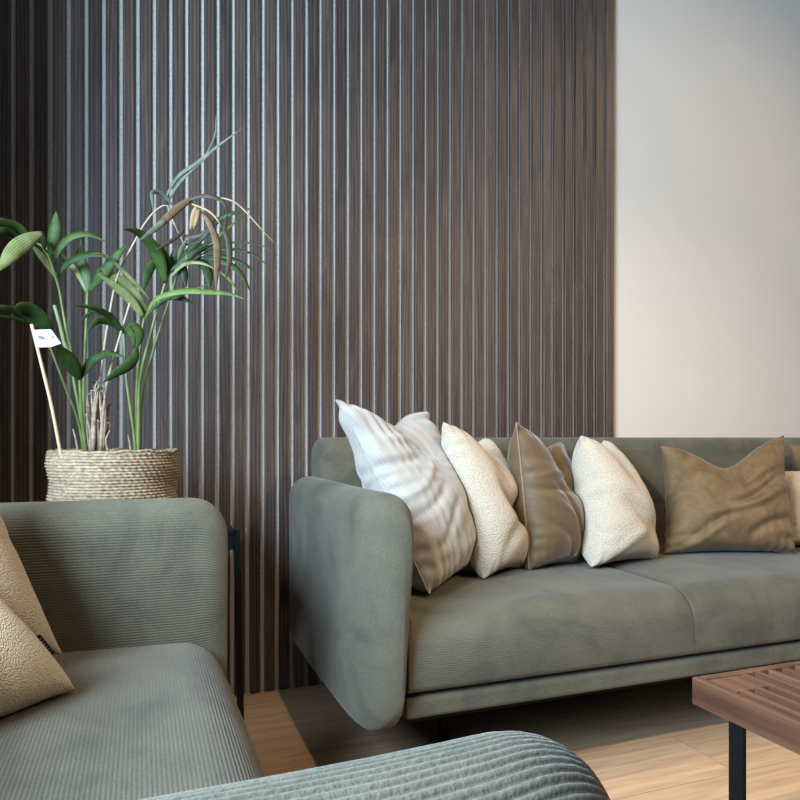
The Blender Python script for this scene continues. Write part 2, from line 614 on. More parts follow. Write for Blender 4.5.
def make_sofa(root, width, n_seat, back_in, amp, fronts):
    """local frame: x along the width, front at y = 0 facing -y, floor at z = 0"""
    # arms: upright rounded slabs
    for k, x0 in enumerate((0.0, width - ARM_T)):
        sec = [(0, 0.178), (ARM_T, 0.178), (ARM_T, 0.617), (0, 0.617)]
        sgn = 1 if k == 0 else -1
        ARM_F = fronts[k]

        def bow(s, p, q, sgn=sgn):
            # the slab swells a little half way along, and leans out slightly towards the top
            c = np.sin(np.clip(s / D, 0, 1) * PI)
            inn = np.clip(p / ARM_T if sgn > 0 else 1 - p / ARM_T, 0, 1)
            # the outer face sweeps round towards the front on a wide radius
            RR = 0.13
            w = np.clip(1 - s / RR, 0, 1)
            off = 0.062 * (1 - np.sqrt(np.clip(1 - w ** 2, 0, 1)))
            return s, p - sgn * 0.023 * (1 - np.clip((q - .2) / .3, 0, 1)) * inn - sgn * 0.005 * c + sgn * off * (1 - inn), q
        V, F = slab(D + ARM_F, sec, [0.035, 0.035, 0.05, 0.05], 0.034, 0.056, 0.07, bulge=bow, mid=22, amp=amp)
        P = np.stack([V[:, 1] + x0, V[:, 0] - ARM_F, V[:, 2]], 1)
        finish_normals(obj('armrest', P, F, M['cord'], root))
    # back
    bx0, bx1 = back_in, width - back_in
    sec = [(0.50, 0.24), (0.655, 0.24), (0.665, 0.7185), (0.53, 0.7185)]
    V, F = slab(bx1 - bx0, sec, [0.02, 0.02, 0.035, 0.045], 0.04, 0.035, 0.02, mid=30, amp=amp)
    P = np.stack([V[:, 0] + bx0, V[:, 1], V[:, 2]], 1)
    finish_normals(obj('backrest', P, F, M['cord'], root))
    # seat cushions
    x0, x1 = ARM_T - 0.012, width - ARM_T + 0.012
    cl = (x1 - x0) / n_seat
    for i in range(n_seat):
        sec = [(-0.012, 0.247), (0.52, 0.247), (0.52, SEAT_Z - 0.006), (0.004, SEAT_Z - 0.010)]

        def crown(s, p, q, cl=cl):
            c = np.clip(np.sin(np.clip(s / cl, 0, 1) * PI), 0, 1) ** 0.6
            t = np.clip((q - 0.25) / (SEAT_Z - 0.25), 0, 1)
            dep = np.clip(np.sin(np.clip((p + .02) / .54, 0, 1) * PI), 0, 1)
            # front face bellies out, top is softly crowned
            p2 = p - 0.014 * np.sin(np.clip((q - .247) / .15, 0, 1) * PI) * np.clip(1 - p / .12, 0, 1) * (0.4 + 0.6 * c)
            return s, p2, q + t * 0.012 * c * dep
        V, F = slab(cl - 0.002, sec, [0.014, 0.02, 0.03, 0.062], 0.0, 0.014, 0.004, mid=26, ends=8, bulge=crown, amp=amp)
        P = np.stack([V[:, 0] + x0 + i * cl + 0.001, V[:, 1], V[:, 2]], 1)
        finish_normals(obj('seat_cushion', P, F, M['cord'], root))
    # base rail
    sec = [(-0.004, 0.198), (0.60, 0.198), (0.60, 0.238), (-0.004, 0.238)]
    V, F = slab(x1 - x0, sec, [0.01] * 4, 0.0, 0.004, 0.004, mid=20, ends=4, amp=amp)
    P = np.stack([V[:, 0] + x0, V[:, 1], V[:, 2]], 1)
    finish_normals(obj('base_rail', P, F, M['cord'], root))
    MB().box(x0 + 0.01, x1 - 0.01, 0.01, 0.59, 0.190, 0.1985).build('shade_sheet', M['black'], root)  # black sheet added to deepen the shade beneath the sofa
    # legs
    for lx in (0.30, width - 0.30):
        for ly in (0.30, 0.54):
            MB().tube([(lx, ly, 0.0), (lx, ly, 0.205)], [0.012, 0.017], 16).build('leg', M['black'], root, smooth=True, autos=40)


far = empty('sofa', (0.367, 1.19, 0))
tag(far, 'long green-grey corduroy sofa with a row of cushions against the slat wall', 'sofa')
make_sofa(far, 2.17, 3, 0.06, 0.0005, (0.032, 0.032))

near = empty('sofa', (0.116, 0.150, 0), PI / 2)
tag(near, 'green-grey corduroy sofa in the left foreground, its seat facing right', 'sofa')
make_sofa(near, 1.125, 1, 0.05, 0.0010, (0.053, 0.020))


# ------------------------------------------------------------------ cushions (relaxed cloth skins)
def cushion(name, mat, NT, NB, FT, FB, T, L, seed, face=(0.7, -0.7, 0), chop=(0.0, 0.0, 0.3), Tb=None, iters=60,
            smooth=0.25, floor=SEAT_Z + 0.004, back=None, keep=None, avoid=None, notches=(), press=0.0004, post=2, slack=1.03, rough_=0.0012, pucker=0.0018, pfreq=9.0, plen=0.22, belly=0.22, pull=0.025, folds=(), n=77, exp=0.5, sag=0.0, plane=None):
    rng = np.random.default_rng(seed)
    Tb = T if Tb is None else Tb
    c = [np.array(p, float) for p in (NB, FB, NT, FT)]
    g = np.linspace(-1, 1, n)
    U, Vv = np.meshgrid(g, g, indexing='ij')
    a, b = (U + 1) / 2, (Vv + 1) / 2
    # edges drawn in between the corners
    e = 0.07
    a2 = 0.5 + (a - 0.5) * (1 - e * (1 - Vv ** 2))
    b2 = 0.5 + (b - 0.5) * (1 - e * (1 - U ** 2))
    B = (c[0][None, None] * ((1 - a2) * (1 - b2))[..., None] + c[1] * (a2 * (1 - b2))[..., None]
         + c[2] * ((1 - a2) * b2)[..., None] + c[3] * (a2 * b2)[..., None])
    wv = (c[1] + c[3] - c[0] - c[2]); hv = (c[2] + c[3] - c[0] - c[1])
    nn = np.cross(wv, hv); nn /= np.linalg.norm(nn)
    if np.dot(nn, np.array(face)) < 0: nn = -nn
    hu = hv / np.linalg.norm(hv)
    dip, uc, wd = chop
    ch = np.exp(-((U - uc) / wd) ** 2)
    B = B - hu * (dip * ch * np.clip((Vv + 0.35) / 1.35, 0, 1) ** 1.3)[..., None]
    wu = wv / np.linalg.norm(wv)
    for (dp_, vc, wn) in notches:
        B = B - wu * (dp_ * np.exp(-((Vv - vc) / wn) ** 2) * np.clip((U - 0.1) / 0.9, 0, 1) ** 1.5)[..., None]
    th = ((1 - U ** 2) * (1 - Vv ** 2)).clip(0) ** exp
    th = th * (1 - belly * Vv) * (1 - 0.35 * (dip > 0) * ch * np.clip((Vv + .2) / 1.2, 0, 1))
    F0 = B + nn * (T * th)[..., None]
    K0 = B - nn * (Tb * th)[..., None]
    idf = np.arange(n * n).reshape(n, n)
    inner = np.zeros((n, n), bool); inner[1:-1, 1:-1] = True
    idb = idf.copy(); idb[inner] = n * n + np.arange(inner.sum())
    X = np.vstack([F0.reshape(-1, 3), K0[inner]])
    X = X + rng.normal(0, rough_, X.shape)
    T0 = np.vstack([F0.reshape(-1, 3), K0[inner]])
    groups = []
    for ids in (idf, idb):
        for (di, dj, st) in ((1, 0, 1.0), (0, 1, 1.0), (1, 1, 0.35), (1, -1, 0.35), (2, 0, 0.12), (0, 2, 0.12)):
            i0, j0 = np.meshgrid(np.arange(n), np.arange(n), indexing='ij')
            i1, j1 = i0 + di, j0 + dj
            ok = (i1 < n) & (j1 < n) & (j1 >= 0)
            A, Bq = ids[i0[ok], j0[ok]], ids[i1[ok], j1[ok]]
            key = (i0[ok] // max(di, 1)) % 2 if di else (j0[ok] // max(abs(dj), 1)) % 2
            r = np.linalg.norm(T0[Bq] - T0[A], axis=1) * slack
            for kk in (0, 1):
                w = key == kk
                groups.append((A[w], Bq[w], r[w], st))
    corner = idf[[0, 0, -1, -1], [0, -1, 0, -1]]
    quads = []
    for i in range(n - 1):
        for j in range(n - 1):
            quads.append((idf[i, j], idf[i + 1, j], idf[i + 1, j + 1], idf[i, j + 1]))
    nf = len(quads)
    for i in range(n - 1):
        for j in range(n - 1):
            quads.append((idb[i, j], idb[i, j + 1], idb[i + 1, j + 1], idb[i + 1, j]))
    Q = np.array(quads)
    # orientation of the front skin
    q = Q[nf // 2 + n // 2]
    fn = np.cross(F0.reshape(-1, 3)[Q[:nf, 1]] - F0.reshape(-1, 3)[Q[:nf, 0]], F0.reshape(-1, 3)[Q[:nf, 3]] - F0.reshape(-1, 3)[Q[:nf, 0]]).sum(0)
    if np.dot(fn, nn) < 0: Q = Q[:, ::-1]

    def lap(X, lam):
        Y = X.copy()
        for ids in (idf, idb):
            G = X[ids]
            m = (G[:-2, 1:-1] + G[2:, 1:-1] + G[1:-1, :-2] + G[1:-1, 2:]) / 4
            Y[ids[1:-1, 1:-1]] = G[1:-1, 1:-1] * (1 - lam) + m * lam
        return Y
    for it in range(iters):
        d1 = X[Q[:, 2]] - X[Q[:, 0]]; d2 = X[Q[:, 3]] - X[Q[:, 1]]
        fnm = np.cross(d1, d2); fnm /= np.linalg.norm(fnm, axis=1)[:, None] + 1e-12
        vn = np.zeros_like(X)
        for k in range(4): np.add.at(vn, Q[:, k], fnm)
        vn /= np.linalg.norm(vn, axis=1)[:, None] + 1e-12
        X = X + vn * press
        X[:, 2] -= sag
        X = X + (T0 - X) * pull
        for _ in range(3):
            for (A, Bq, r, st) in groups:
                dd = X[Bq] - X[A]
                ln = np.linalg.norm(dd, axis=1) + 1e-12
                # cloth resists stretch more than it resists folding
                cst = (ln - r) / ln * 0.5 * st
                cst = np.where(cst < 0, cst * 0.55, cst)
                mv = dd * cst[:, None]
                X[A] += mv; X[Bq] -= mv
        X[corner] = X[corner] * 0.5 + T0[corner] * 0.5
        X = lap(X, smooth * (0.6 if it > iters * 0.6 else 1.0) * 0.3)
        if plane is not None:
            for (pn, pd) in plane:
                dist = X @ np.array(pn) - pd
                X = X - np.array(pn) * np.minimum(dist, 0)[:, None]
        X[:, 2] = np.maximum(X[:, 2], floor)
        if back is not None: X[:, 1] = np.minimum(X[:, 1], back)
        if keep is not None: keep(X)
    for _ in range(post): X = lap(X, 0.5)
    # puckers running in from the seams, then the larger folds of the front skin
    d1 = X[Q[:, 2]] - X[Q[:, 0]]; d2 = X[Q[:, 3]] - X[Q[:, 1]]
    fnm = np.cross(d1, d2); fnm /= np.linalg.norm(fnm, axis=1)[:, None] + 1e-12
    vn = np.zeros_like(X)
    for k in range(4): np.add.at(vn, Q[:, k], fnm)
    vn /= np.linalg.norm(vn, axis=1)[:, None] + 1e-12
    ph = rng.uniform(0, 6.28, 8)
    jit = lambda t, o: 0.9 * np.sin(3.1 * t + ph[o]) + 0.6 * np.sin(7.3 * t + ph[o + 1])
    edge = (1 - np.abs(U)) ; edge2 = (1 - np.abs(Vv))
    pk = np.sin(pfreq * PI * Vv + jit(Vv, 0) * 3.5 + 1.5 * U) * np.exp(-edge / plen) * (0.6 + 0.4 * np.sin(2.3 * Vv + ph[4])) * np.clip(edge / 0.05, 0, 1)
    pk = pk + 0.8 * np.sin(pfreq * PI * U + jit(U, 2) * 3.5 + 1.5 * Vv) * np.exp(-edge2 / plen) * (0.5 + 0.5 * np.sin(2.1 * U + ph[5])) * np.clip(edge2 / 0.05, 0, 1)
    pk = np.where(pk < 0, pk * 1.6, pk * 0.7)
    dispf = pucker * pk; dispb = pucker * pk
    for (u0, v0, du, dv, wdt, dep) in folds:
        ln = math.hypot(du, dv); ax, ay = du / ln, dv / ln
        s_ = (U - u0) * ax + (Vv - v0) * ay; q_ = -(U - u0) * ay + (Vv - v0) * ax
        q_ = q_ + 0.06 * np.sin(4.0 * s_ + u0 * 7)
        dispf = dispf - dep * np.exp(-(q_ / wdt) ** 2) * np.exp(-(s_ / ln) ** 4) * np.clip(edge / 0.1, 0, 1) * np.clip(edge2 / 0.1, 0, 1)
    X[idf.ravel()] += vn[idf.ravel()] * dispf.ravel()[:, None]
    X[idb[inner]] += vn[idb[inner]] * dispb[inner][:, None]
    X[:, 2] = np.maximum(X[:, 2], floor)
    if np.einsum('ij,ij->i', X[Q[:, 0]], np.cross(X[Q[:, 2]] - X[Q[:, 0]], X[Q[:, 3]] - X[Q[:, 1]])).sum() < 0:
        Q = Q[:, ::-1]
    if avoid is not None:
        tree = BVHTree.FromPolygons([tuple(v) for v in avoid[0]], [tuple(f) for f in avoid[1]])
        for i in range(len(X)):
            v = Vector(X[i])
            loc, nor, _, dist = tree.find_nearest(v, 0.09)
            if loc is not None and (v - loc).dot(nor) < 0.002:
                X[i] = loc + nor * 0.002
    LAST.append((X.copy(), Q.tolist()))
    org = X.mean(0); org[2] = X[:, 2].min()
    o = obj(name, X, Q.tolist(), mat, None, tuple(org))
    uv = o.data.uv_layers.new(name='UVMap')
    gi = np.zeros((len(X), 2)); gi[idf.ravel(), 0] = a.ravel(); gi[idf.ravel(), 1] = b.ravel()
    gi[idb[inner], 0] = a[inner]; gi[idb[inner], 1] = b[inner]
    li = np.zeros(len(o.data.loops), np.int32); o.data.loops.foreach_get('vertex_index', li)
    uv.data.foreach_set('uv', gi[li].ravel())
    md = o.modifiers.new('soft', 'SUBSURF'); md.levels = 1; md.render_levels = 1
    ring = np.r_[idf[:, 0], idf[-1, 1:], idf[-2::-1, -1], idf[0, -2:0:-1]]
    return o, X, idf, idb, ring, org


def piping(o, X, ring, org, name, mat, r):
    pts = X[ring]
    for _ in range(2):
        pts = (np.roll(pts, 1, 0) + 2 * pts + np.roll(pts, -1, 0)) / 4
    p = MB().tube([tuple(q - org) for q in pts], r, 6, closed=True)
    return p.build(name, mat, o, smooth=True)


GR = 'cushions on the long sofa'
LAST = []


def off_the_arm(X):
    # rests against the inner face of the left armrest and rolls over its rounded top
    xm = 0.481 - 0.10 * np.clip((X[:, 2] - 0.575) / 0.05, 0, 1) ** 2 - 2.0 * np.clip(X[:, 2] - 0.625, 0, 1)
    X[:, 0] = np.maximum(X[:, 0], xm)


o, X, idf, idb, ring, org = cushion('throw_cushion', M['fern'],
    W(336, 1.43, py=400), W(430, 1.295, z=.40), W(426, 1.62, py=412), W(462, 1.50, z=.40), 0.085, 0.45, 1,
    face=(0.8, -0.6, 0), chop=(0.045, -0.1, 0.45), back=1.69, keep=off_the_arm, Tb=0.08, slack=1.06, pucker=0.0065, pfreq=9, plen=0.4, belly=0.3,
    folds=((-0.7, 0.3, 0.45, 0.1, 0.05, 0.006), (-0.6, 0.05, 0.5, 0.18, 0.05, -0.006), (-0.65, -0.2, 0.45, 0.12, 0.05, 0.007), (-0.5, -0.5, 0.5, 0.2, 0.05, 0.007), (-0.6, 0.6, 0.4, 0.05, 0.05, -0.005),
           (0.1, -0.7, 0.7, 0.25, 0.07, -0.005), (0.3, -0.35, 0.6, 0.3, 0.07, 0.005), (-0.2, 0.6, 0.4, -0.25, 0.07, 0.006)))
tag(o, 'large cream fern-embossed cushion leaning on the sofa arm', 'cushion', GR)
piping(o, X, ring, org, 'seam', M['stitch'], 0.0011)

o, X, idf, idb, ring, org = cushion('throw_cushion', M['boucle'],
    W(443, 1.45, py=422), W(484, 1.39, z=.40), W(486, 1.66, py=437), W(521, 1.48, z=.40), 0.075, 0.38, 2,
    face=(0.8, -0.6, 0), chop=(0.07, 0.05, 0.42), avoid=LAST[-1], back=1.69, smooth=0.6, post=4, rough_=0.0003, Tb=0.065, pucker=0.002, pfreq=6, belly=0.1,
    folds=((0.5, -0.28, 0.8, -0.35, 0.2, 0.04), (-0.1, -0.55, 0.5, 0.2, 0.12, 0.008)))
tag(o, 'cream boucle cushion between the large embossed cushion and the bronze satin one', 'cushion', GR)

o, X, idf, idb, ring, org = cushion('throw_cushion', M['satin'],
    W(516, 1.47, py=424), W(530, 1.45, z=.40), W(560, 1.66, py=442), W(574, 1.51, z=.40), 0.068, 0.40, 3,
    face=(0.8, -0.6, 0), chop=(0.08, 0.1, 0.4), avoid=LAST[-1], back=1.69, Tb=0.09, slack=1.05, pucker=0.0032, pfreq=8, plen=0.3, belly=0.25,
    folds=((0.45, 0.15, 0.5, -0.55, 0.14, 0.016), (0.1, -0.35, 0.7, -0.55, 0.07, 0.006), (-0.15, -0.45, 0.6, -0.5, 0.06, -0.006),
           (-0.4, -0.55, 0.5, -0.35, 0.06, 0.005), (-0.5, 0.1, 0.4, -0.05, 0.05, 0.005), (-0.5, 0.35, 0.4, 0.0, 0.05, -0.004)))
tag(o, 'shiny bronze satin cushion with piped edge, third cushion from the left sofa arm', 'cushion', GR)
piping(o, X, ring, org, 'piping', M['zip'], 0.0028)

o, X, idf, idb, ring, org = cushion('throw_cushion', M['boucle'],
    W(581, 1.50, py=436), W(592, 1.425, z=.40), W(604, 1.66, py=439), W(657, 1.47, z=.40), 0.085, 0.38, 4,
    face=(0.6, -0.8, 0), chop=(0.06, 0.1, 0.45), avoid=LAST[-1], back=1.69, smooth=0.6, post=4, rough_=0.0003, Tb=0.085, pucker=0.003, pfreq=6, belly=0.15,
    folds=((0.1, -0.45, 0.7, -0.25, 0.16, 0.018), (-0.3, -0.75, 0.5, 0.1, 0.1, -0.006)))
tag(o, 'cream boucle cushion right of the bronze satin cushion, near the middle of the sofa', 'cushion', GR)

o, X, idf, idb, ring, org = cushion('throw_cushion', M['brown'],
    W(660, 1.62, py=445), W(664, 1.515, z=.40), W(784, 1.52, py=434), W(795, 1.40, z=.40), 0.065, 0.40, 5,
    face=(-0.6, -0.8, 0), chop=(0.085, 0.0, 0.55), back=1.69, Tb=0.05, slack=1.04, pucker=0.003, pfreq=7, plen=0.3,
    folds=((0.45, 0.02, 0.6, 0.28, 0.08, 0.013), (0.55, 0.25, 0.5, 0.14, 0.07, 0.008), (0.35, -0.2, 0.9, 0.3, 0.09, -0.010),
           (0.6, -0.62, 0.4, 0.10, 0.08, 0.014), (-0.1, -0.5, 0.8, 0.42, 0.08, 0.008), (-0.5, -0.75, 0.5, 0.2, 0.07, -0.007),
           (-0.6, 0.55, 0.4, 0.2, 0.08, 0.006), (0.3, 0.55, 0.4, 0.3, 0.07, 0.006)))
tag(o, 'brown velvet cushion facing forward with a chopped dip in its top', 'cushion', GR)

o, X, idf, idb, ring, org = cushion('throw_cushion', M['boucle'],
    W(777, 1.60, py=472), W(782, 1.52, z=.40), W(885, 1.50, py=455), W(900, 1.40, z=.40), 0.06, 0.42, 6,
    face=(-0.6, -0.8, 0), chop=(0.03, 0.0, 0.5), avoid=LAST[-1], back=1.66, smooth=0.6, post=4, rough_=0.0003, Tb=0.04)
tag(o, 'cream boucle cushion cut off by the right photo edge', 'cushion', GR)

o, X, idf, idb, ring, org = cushion('throw_cushion', M['brown'],
    W(789, 1.675, py=444), W(796, 1.63, z=.40), W(890, 1.63, py=440), W(905, 1.58, z=.40), 0.04, 0.42, 7,
    face=(-0.3, -0.95, 0), chop=(0.03, 0.0, 0.5), avoid=LAST[-1], back=1.69, Tb=0.03)
tag(o, 'brown velvet cushion peeking out behind the boucle one at the right photo edge', 'cushion', GR)

GL = 'cushions on the foreground sofa'
ob, XB, idf, idb, ring, orgB = cushion('throw_cushion', M['boucle_fine'],
    W(-165, 1.00, z=.41), W(63, 1.115, py=654), W(-185, 1.05, py=455), W(-38, 1.12, py=440), 0.065, 0.38, 8,
    face=(0.2, -1, 0), notches=((0.030, -0.22, 0.16), (0.026, -0.80, 0.12)), back=1.145, smooth=0.6, post=4, rough_=0.0003, Tb=0.025, pucker=0.002, pfreq=5,
    folds=((0.8, -0.05, 0.35, 0.1, 0.18, 0.02), (0.85, -0.72, 0.3, 0.2, 0.1, 0.018)))
tag(ob, 'beige boucle cushion with black brand tag against the far arm of the foreground sofa', 'cushion', GL)

oa, XA, idf, idb, ring, orgA = cushion('throw_cushion', M['boucle_fine'],
    W(-215, 0.72, z=.41), W(76, 0.965, py=690), W(-262, 0.88, py=600), W(-50, 1.02, py=572), 0.055, 0.38, 9,
    face=(0.3, -1, 0.3), avoid=LAST[-1], back=1.06, smooth=0.6, post=4, rough_=0.0003, Tb=0.025, pucker=0.002, pfreq=5)
tag(oa, 'beige boucle cushion in front of the tagged one, one corner pointing right across the seat', 'cushion', GL)

# ------------------------------------------------------------------ plant stand, basket and palm
ST = empty('plant_stand', (-0.10, 1.60, 0))
tag(ST, 'black steel stand behind the foreground sofa, carrying the basket', 'side table')
XL = -0.235
MB().box(XL, 0.276, -0.19, 0.19, 0.525, 0.537, 0.002).build('table_top', M['black'], ST)
ap = MB()
ap.box(XL, 0.274, -0.186, -0.171, 0.495, 0.525).box(XL, 0.274, 0.171, 0.186, 0.495, 0.525)
ap.box(XL, XL + 0.015, -0.171, 0.171, 0.495, 0.525).box(0.259, 0.274, -0.171, 0.171, 0.495, 0.525)
ap.build('apron', M['black'], ST)
for (tx, bx) in ((XL - 0.006, XL - 0.016), (0.2805, 0.2905)):
    for sy in (-1, 1):
        top = Vector((tx, sy * 0.180, 0.533)); bot = Vector((bx, sy * 0.186, 0.0))
        lg = MB(); w = 0.006
        v = [(p.x + dx * w, p.y + dy * w, p.z) for p in (bot, top) for dy in (-1, 1) for dx in (-1, 1)]
        lg.add(v, [(0, 2, 3, 1), (4, 5, 7, 6), (0, 1, 5, 4), (2, 6, 7, 3), (0, 4, 6, 2), (1, 3, 7, 5)])
        lg.build('leg', M['black'], ST)

PX, PY, PZ = -0.052, 1.58, 0.5375
palm = empty('potted_palm', (PX, PY, PZ))
tag(palm, 'half withered green palm in a woven seagrass basket behind the foreground sofa', 'potted plant')
# basket of coiled rope
rows, R0, rh = 26, 0.1235, 0.006
ring_n, sub = 260, 5
V, F = [], []
for i in range(rows * sub + 1):
    fz = i / sub
    zz = fz * rh
    rowk = int(min(fz, rows - 1e-6))
    q = abs(math.sin((fz - rowk) * PI)) if fz < rows else 0
    prof = 0.0032 * math.sqrt(max(0.0, q))
    slump = 0.002 * math.sin(zz * 60) + (-0.004 * math.exp(-((zz - 0.0) / 0.03) ** 2))
    for j in range(ring_n):
        th = 2 * PI * j / ring_n
        tw = 0.0017 * math.sin(th * 65 + fz * 2.2 + (rowk % 2) * 1.0 + 0.6 * math.sin(rowk * 12.3))
        wob = 0.0016 * math.sin(3 * th + rowk * 0.5) + 0.0008 * math.sin(11 * th + rowk * 1.7)
        r = R0 + prof + tw * q + slump + wob
        lip = 0.0016 * math.sin(5 * th + 1) + 0.0011 * math.sin(17 * th) if i > rows * sub - 8 else 0
        V.append((r * math.cos(th), r * math.sin(th), zz + lip * (1 if i > rows * sub - 8 else 0)))
for i in range(rows * sub):
    for j in range(ring_n):
        F.append((i * ring_n + j, i * ring_n + (j + 1) % ring_n, (i + 1) * ring_n + (j + 1) % ring_n, (i + 1) * ring_n + j))
base = len(V)
for zz, rr in ((rows * rh, R0 - 0.006), (0.012, R0 - 0.008)):
    for j in range(ring_n):
        th = 2 * PI * j / ring_n
        V.append((rr * math.cos(th), rr * math.sin(th), zz))
top0 = rows * sub * ring_n
for j in range(ring_n):
    j2 = (j + 1) % ring_n
    F.append((top0 + j, top0 + j2, base + j2, base + j))
    F.append((base + j, base + j2, base + ring_n + j2, base + ring_n + j))
F.append(tuple(range(base + ring_n, base + 2 * ring_n)))
F.append(tuple(range(ring_n))[::-1])
obj('basket', V, F, M['basket'], palm)
# soil disc with lumps
V, F = [(0, 0, 0.140)], []
for i in range(1, 12):
    for j in range(48):
        th = 2 * PI * j / 48; r = 0.117 * i / 11
        V.append((r * math.cos(th), r * math.sin(th), 0.137 + 0.004 * random.random()))
for j in range(48):
    F.append((0, 1 + j, 1 + (j + 1) % 48))
for i in range(10):
    for j in range(48):
        a = 1 + i * 48 + j; b = 1 + i * 48 + (j + 1) % 48
        F.append((a, b, b + 48, a + 48))
obj('soil', V, F, M['soil'], palm)

PO = Vector((PX, PY, PZ))
VIEW = Vector((SY - 0.35 * CY, CY + 0.35 * SY, 0)).normalized()


def path3(pix, y0, y1, n):
    k = len(pix)
    pts = []
    for i, (x, y) in enumerate(pix):
        t = i / max(1, k - 1)
        pts.append(W(x, y0 + (y1 - y0) * t, py=y) - PO)
    return spline(pts, n)


def leaf(parent, pix, width, mat, y0=1.56, y1=1.50, roll=0.3, peak=0.4, base=0.25, name='leaf', n=22):
    """tapering blade with a folded mid-rib along the surveyed line"""
    P = path3(pix, y0, y1, n)
    Wm = width * 0.86 / FPX * 1.46 / 2
    V, F, UV = [], [], []
    for i in range(n):
        t = i / (n - 1)
        tg = Vector(P[min(i + 1, n - 1)] - P[max(i - 1, 0)]).normalized()
        side = tg.cross(VIEW)
        if side.length < 1e-3: side = tg.cross(Vector((0, 0, 1)))
        side.normalize()
        nr = side.cross(tg).normalized()
        side = (side * math.cos(roll) + nr * math.sin(roll)).normalized()
        nr = side.cross(tg).normalized()
        if t < peak:
            w = base + (1 - base) * math.sin(t / peak * PI / 2)
        else:
            w = max(0.02, math.cos((t - peak) / (1 - peak) * PI / 2)) ** 0.85
        w *= Wm / max(0.5, math.cos(roll))
        p = Vector(P[i])
        for k, (sx, dz) in enumerate(((-1, 0.16), (-0.5, 0.10), (0, -0.10), (0.5, 0.10), (1, 0.16))):
            V.append(tuple(p + side * (w * sx) + nr * (w * dz)))
            UV.append((k / 4, t))
    for i in range(n - 1):
        for k in range(4):
            a = i * 5 + k
            F.append((a, a + 1, a + 6, a + 5))
    o = obj(name, V, F, mat, parent)
    uv = o.data.uv_layers.new(name='UVMap')
    li = np.zeros(len(o.data.loops), np.int32); o.data.loops.foreach_get('vertex_index', li)
    uv.data.foreach_set('uv', np.array(UV)[li].ravel())
    md = o.modifiers.new('thick', 'SOLIDIFY'); md.thickness = 0.0006; md.offset = 0
    return o


def stem(pix, r0, r1, mat, y0=1.58, y1=1.56, name='frond', n=26):
    P = path3(pix, y0, y1, n)
    return MB().tube([tuple(p) for p in P], list(np.linspace(r0, r1, n)), 8).build(name, mat, palm, smooth=True, autos=50)


G, GD, GP, GL_, GG, GB, GT, GO = (M[k] for k in ('leaf', 'leaf_dark', 'leaf_pale', 'leaf_lime', 'leaf_grey', 'leaf_brown', 'leaf_tan', 'leaf_olive'))

# frond on the far left
f1 = stem([(85, 458), (81, 418), (74, 381), (70.7, 347), (66.6, 332), (59.3, 290), (55, 276), (50, 260), (44, 250), (32, 242)], 0.0042, 0.0018, M['stem'], 1.60, 1.52)
leaf(f1, [(49.5, 258), (52, 242), (54.6, 228), (56, 211)], 13, G, 1.56, 1.57, 0.2, 0.55)
leaf(f1, [(54, 264), (58.5, 249), (70, 237), (86, 233.5), (97, 237), (106.5, 242.6)], 9, G, 1.56, 1.50, 0.5, 0.35)
leaf(f1, [(58, 275), (68, 262), (84.5, 254.5), (101, 254.5), (112, 260)], 9, GD, 1.56, 1.50, 0.5, 0.4)
leaf(f1, [(43, 233), (30, 239), (16, 249), (6, 261), (-1, 271)], 17, GP, 1.52, 1.44, 0.25, 0.42)
leaf(f1, [(31, 241), (37, 236), (43, 240), (45, 250)], 10, GD, 1.53, 1.54, 0.4, 0.4)
leaf(f1, [(33, 242), (19.5, 229), (8, 224.5), (-6, 222), (-28, 228)], 10, G, 1.54, 1.46, 0.4, 0.35)
leaf(f1, [(22, 240), (10, 233), (0, 231), (-24, 236)], 8, G, 1.53, 1.46, 0.4, 0.35)
leaf(f1, [(56, 277), (46, 262), (38, 252), (31, 244)], 7.5, GP, 1.56, 1.53, 0.2, 0.5, 0.5)
# cut stub
stem([(70, 352), (65, 345), (60, 325), (54.4, 305)], 0.0042, 0.0036, M['stem_pale'], 1.59, 1.57)
# second frond
f2 = stem([(86, 458), (83.7, 407), (84.5, 363), (87, 310), (87.7, 292)], 0.0042, 0.0028, M['stem'], 1.59, 1.56)
leaf(f2, [(88, 294), (84, 276), (80, 256), (81, 240)], 15, G, 1.56, 1.58, 0.3, 0.35, 0.3)
leaf(f2, [(88.5, 292), (97, 280), (106, 269), (118, 254), (127, 245)], 13, G, 1.56, 1.50, 0.2, 0.45)
leaf(f2, [(86.5, 292), (78, 275), (68, 262), (55, 253), (33, 241)], 6, GP, 1.56, 1.60, 0.2, 0.4)
# seedling with two leaves
f3 = stem([(87, 458), (82, 418), (79.6, 380)], 0.0045, 0.0026, M['stem'], 1.56, 1.52)
leaf(f3, [(79.5, 380), (73, 368), (66, 356), (57, 345)], 17, GD, 1.52, 1.46, 0.3, 0.45, 0.25)
leaf(f3, [(80.5, 377), (91, 361), (104, 354), (114, 354), (126, 358)], 10.5, GD, 1.52, 1.46, 0.4, 0.35, 0.4)
# low left stem
f4 = stem([(85, 458), (78, 420), (65, 386), (47, 339)], 0.0032, 0.002, M['stem'], 1.57, 1.50)
leaf(f4, [(47.5, 340), (43, 326), (32, 313), (22, 307.5), (14.5, 308)], 19, GD, 1.50, 1.42, 0.3, 0.42)
leaf(f4, [(36, 325), (24, 315.5), (12, 310), (0, 308), (-24, 310)], 7, GD, 1.50, 1.42, 0.4, 0.4)
leaf(f4, [(36, 326), (20, 320), (0, 316.5), (-20, 317)], 3.5, GD, 1.51, 1.44, 0.3, 0.4)
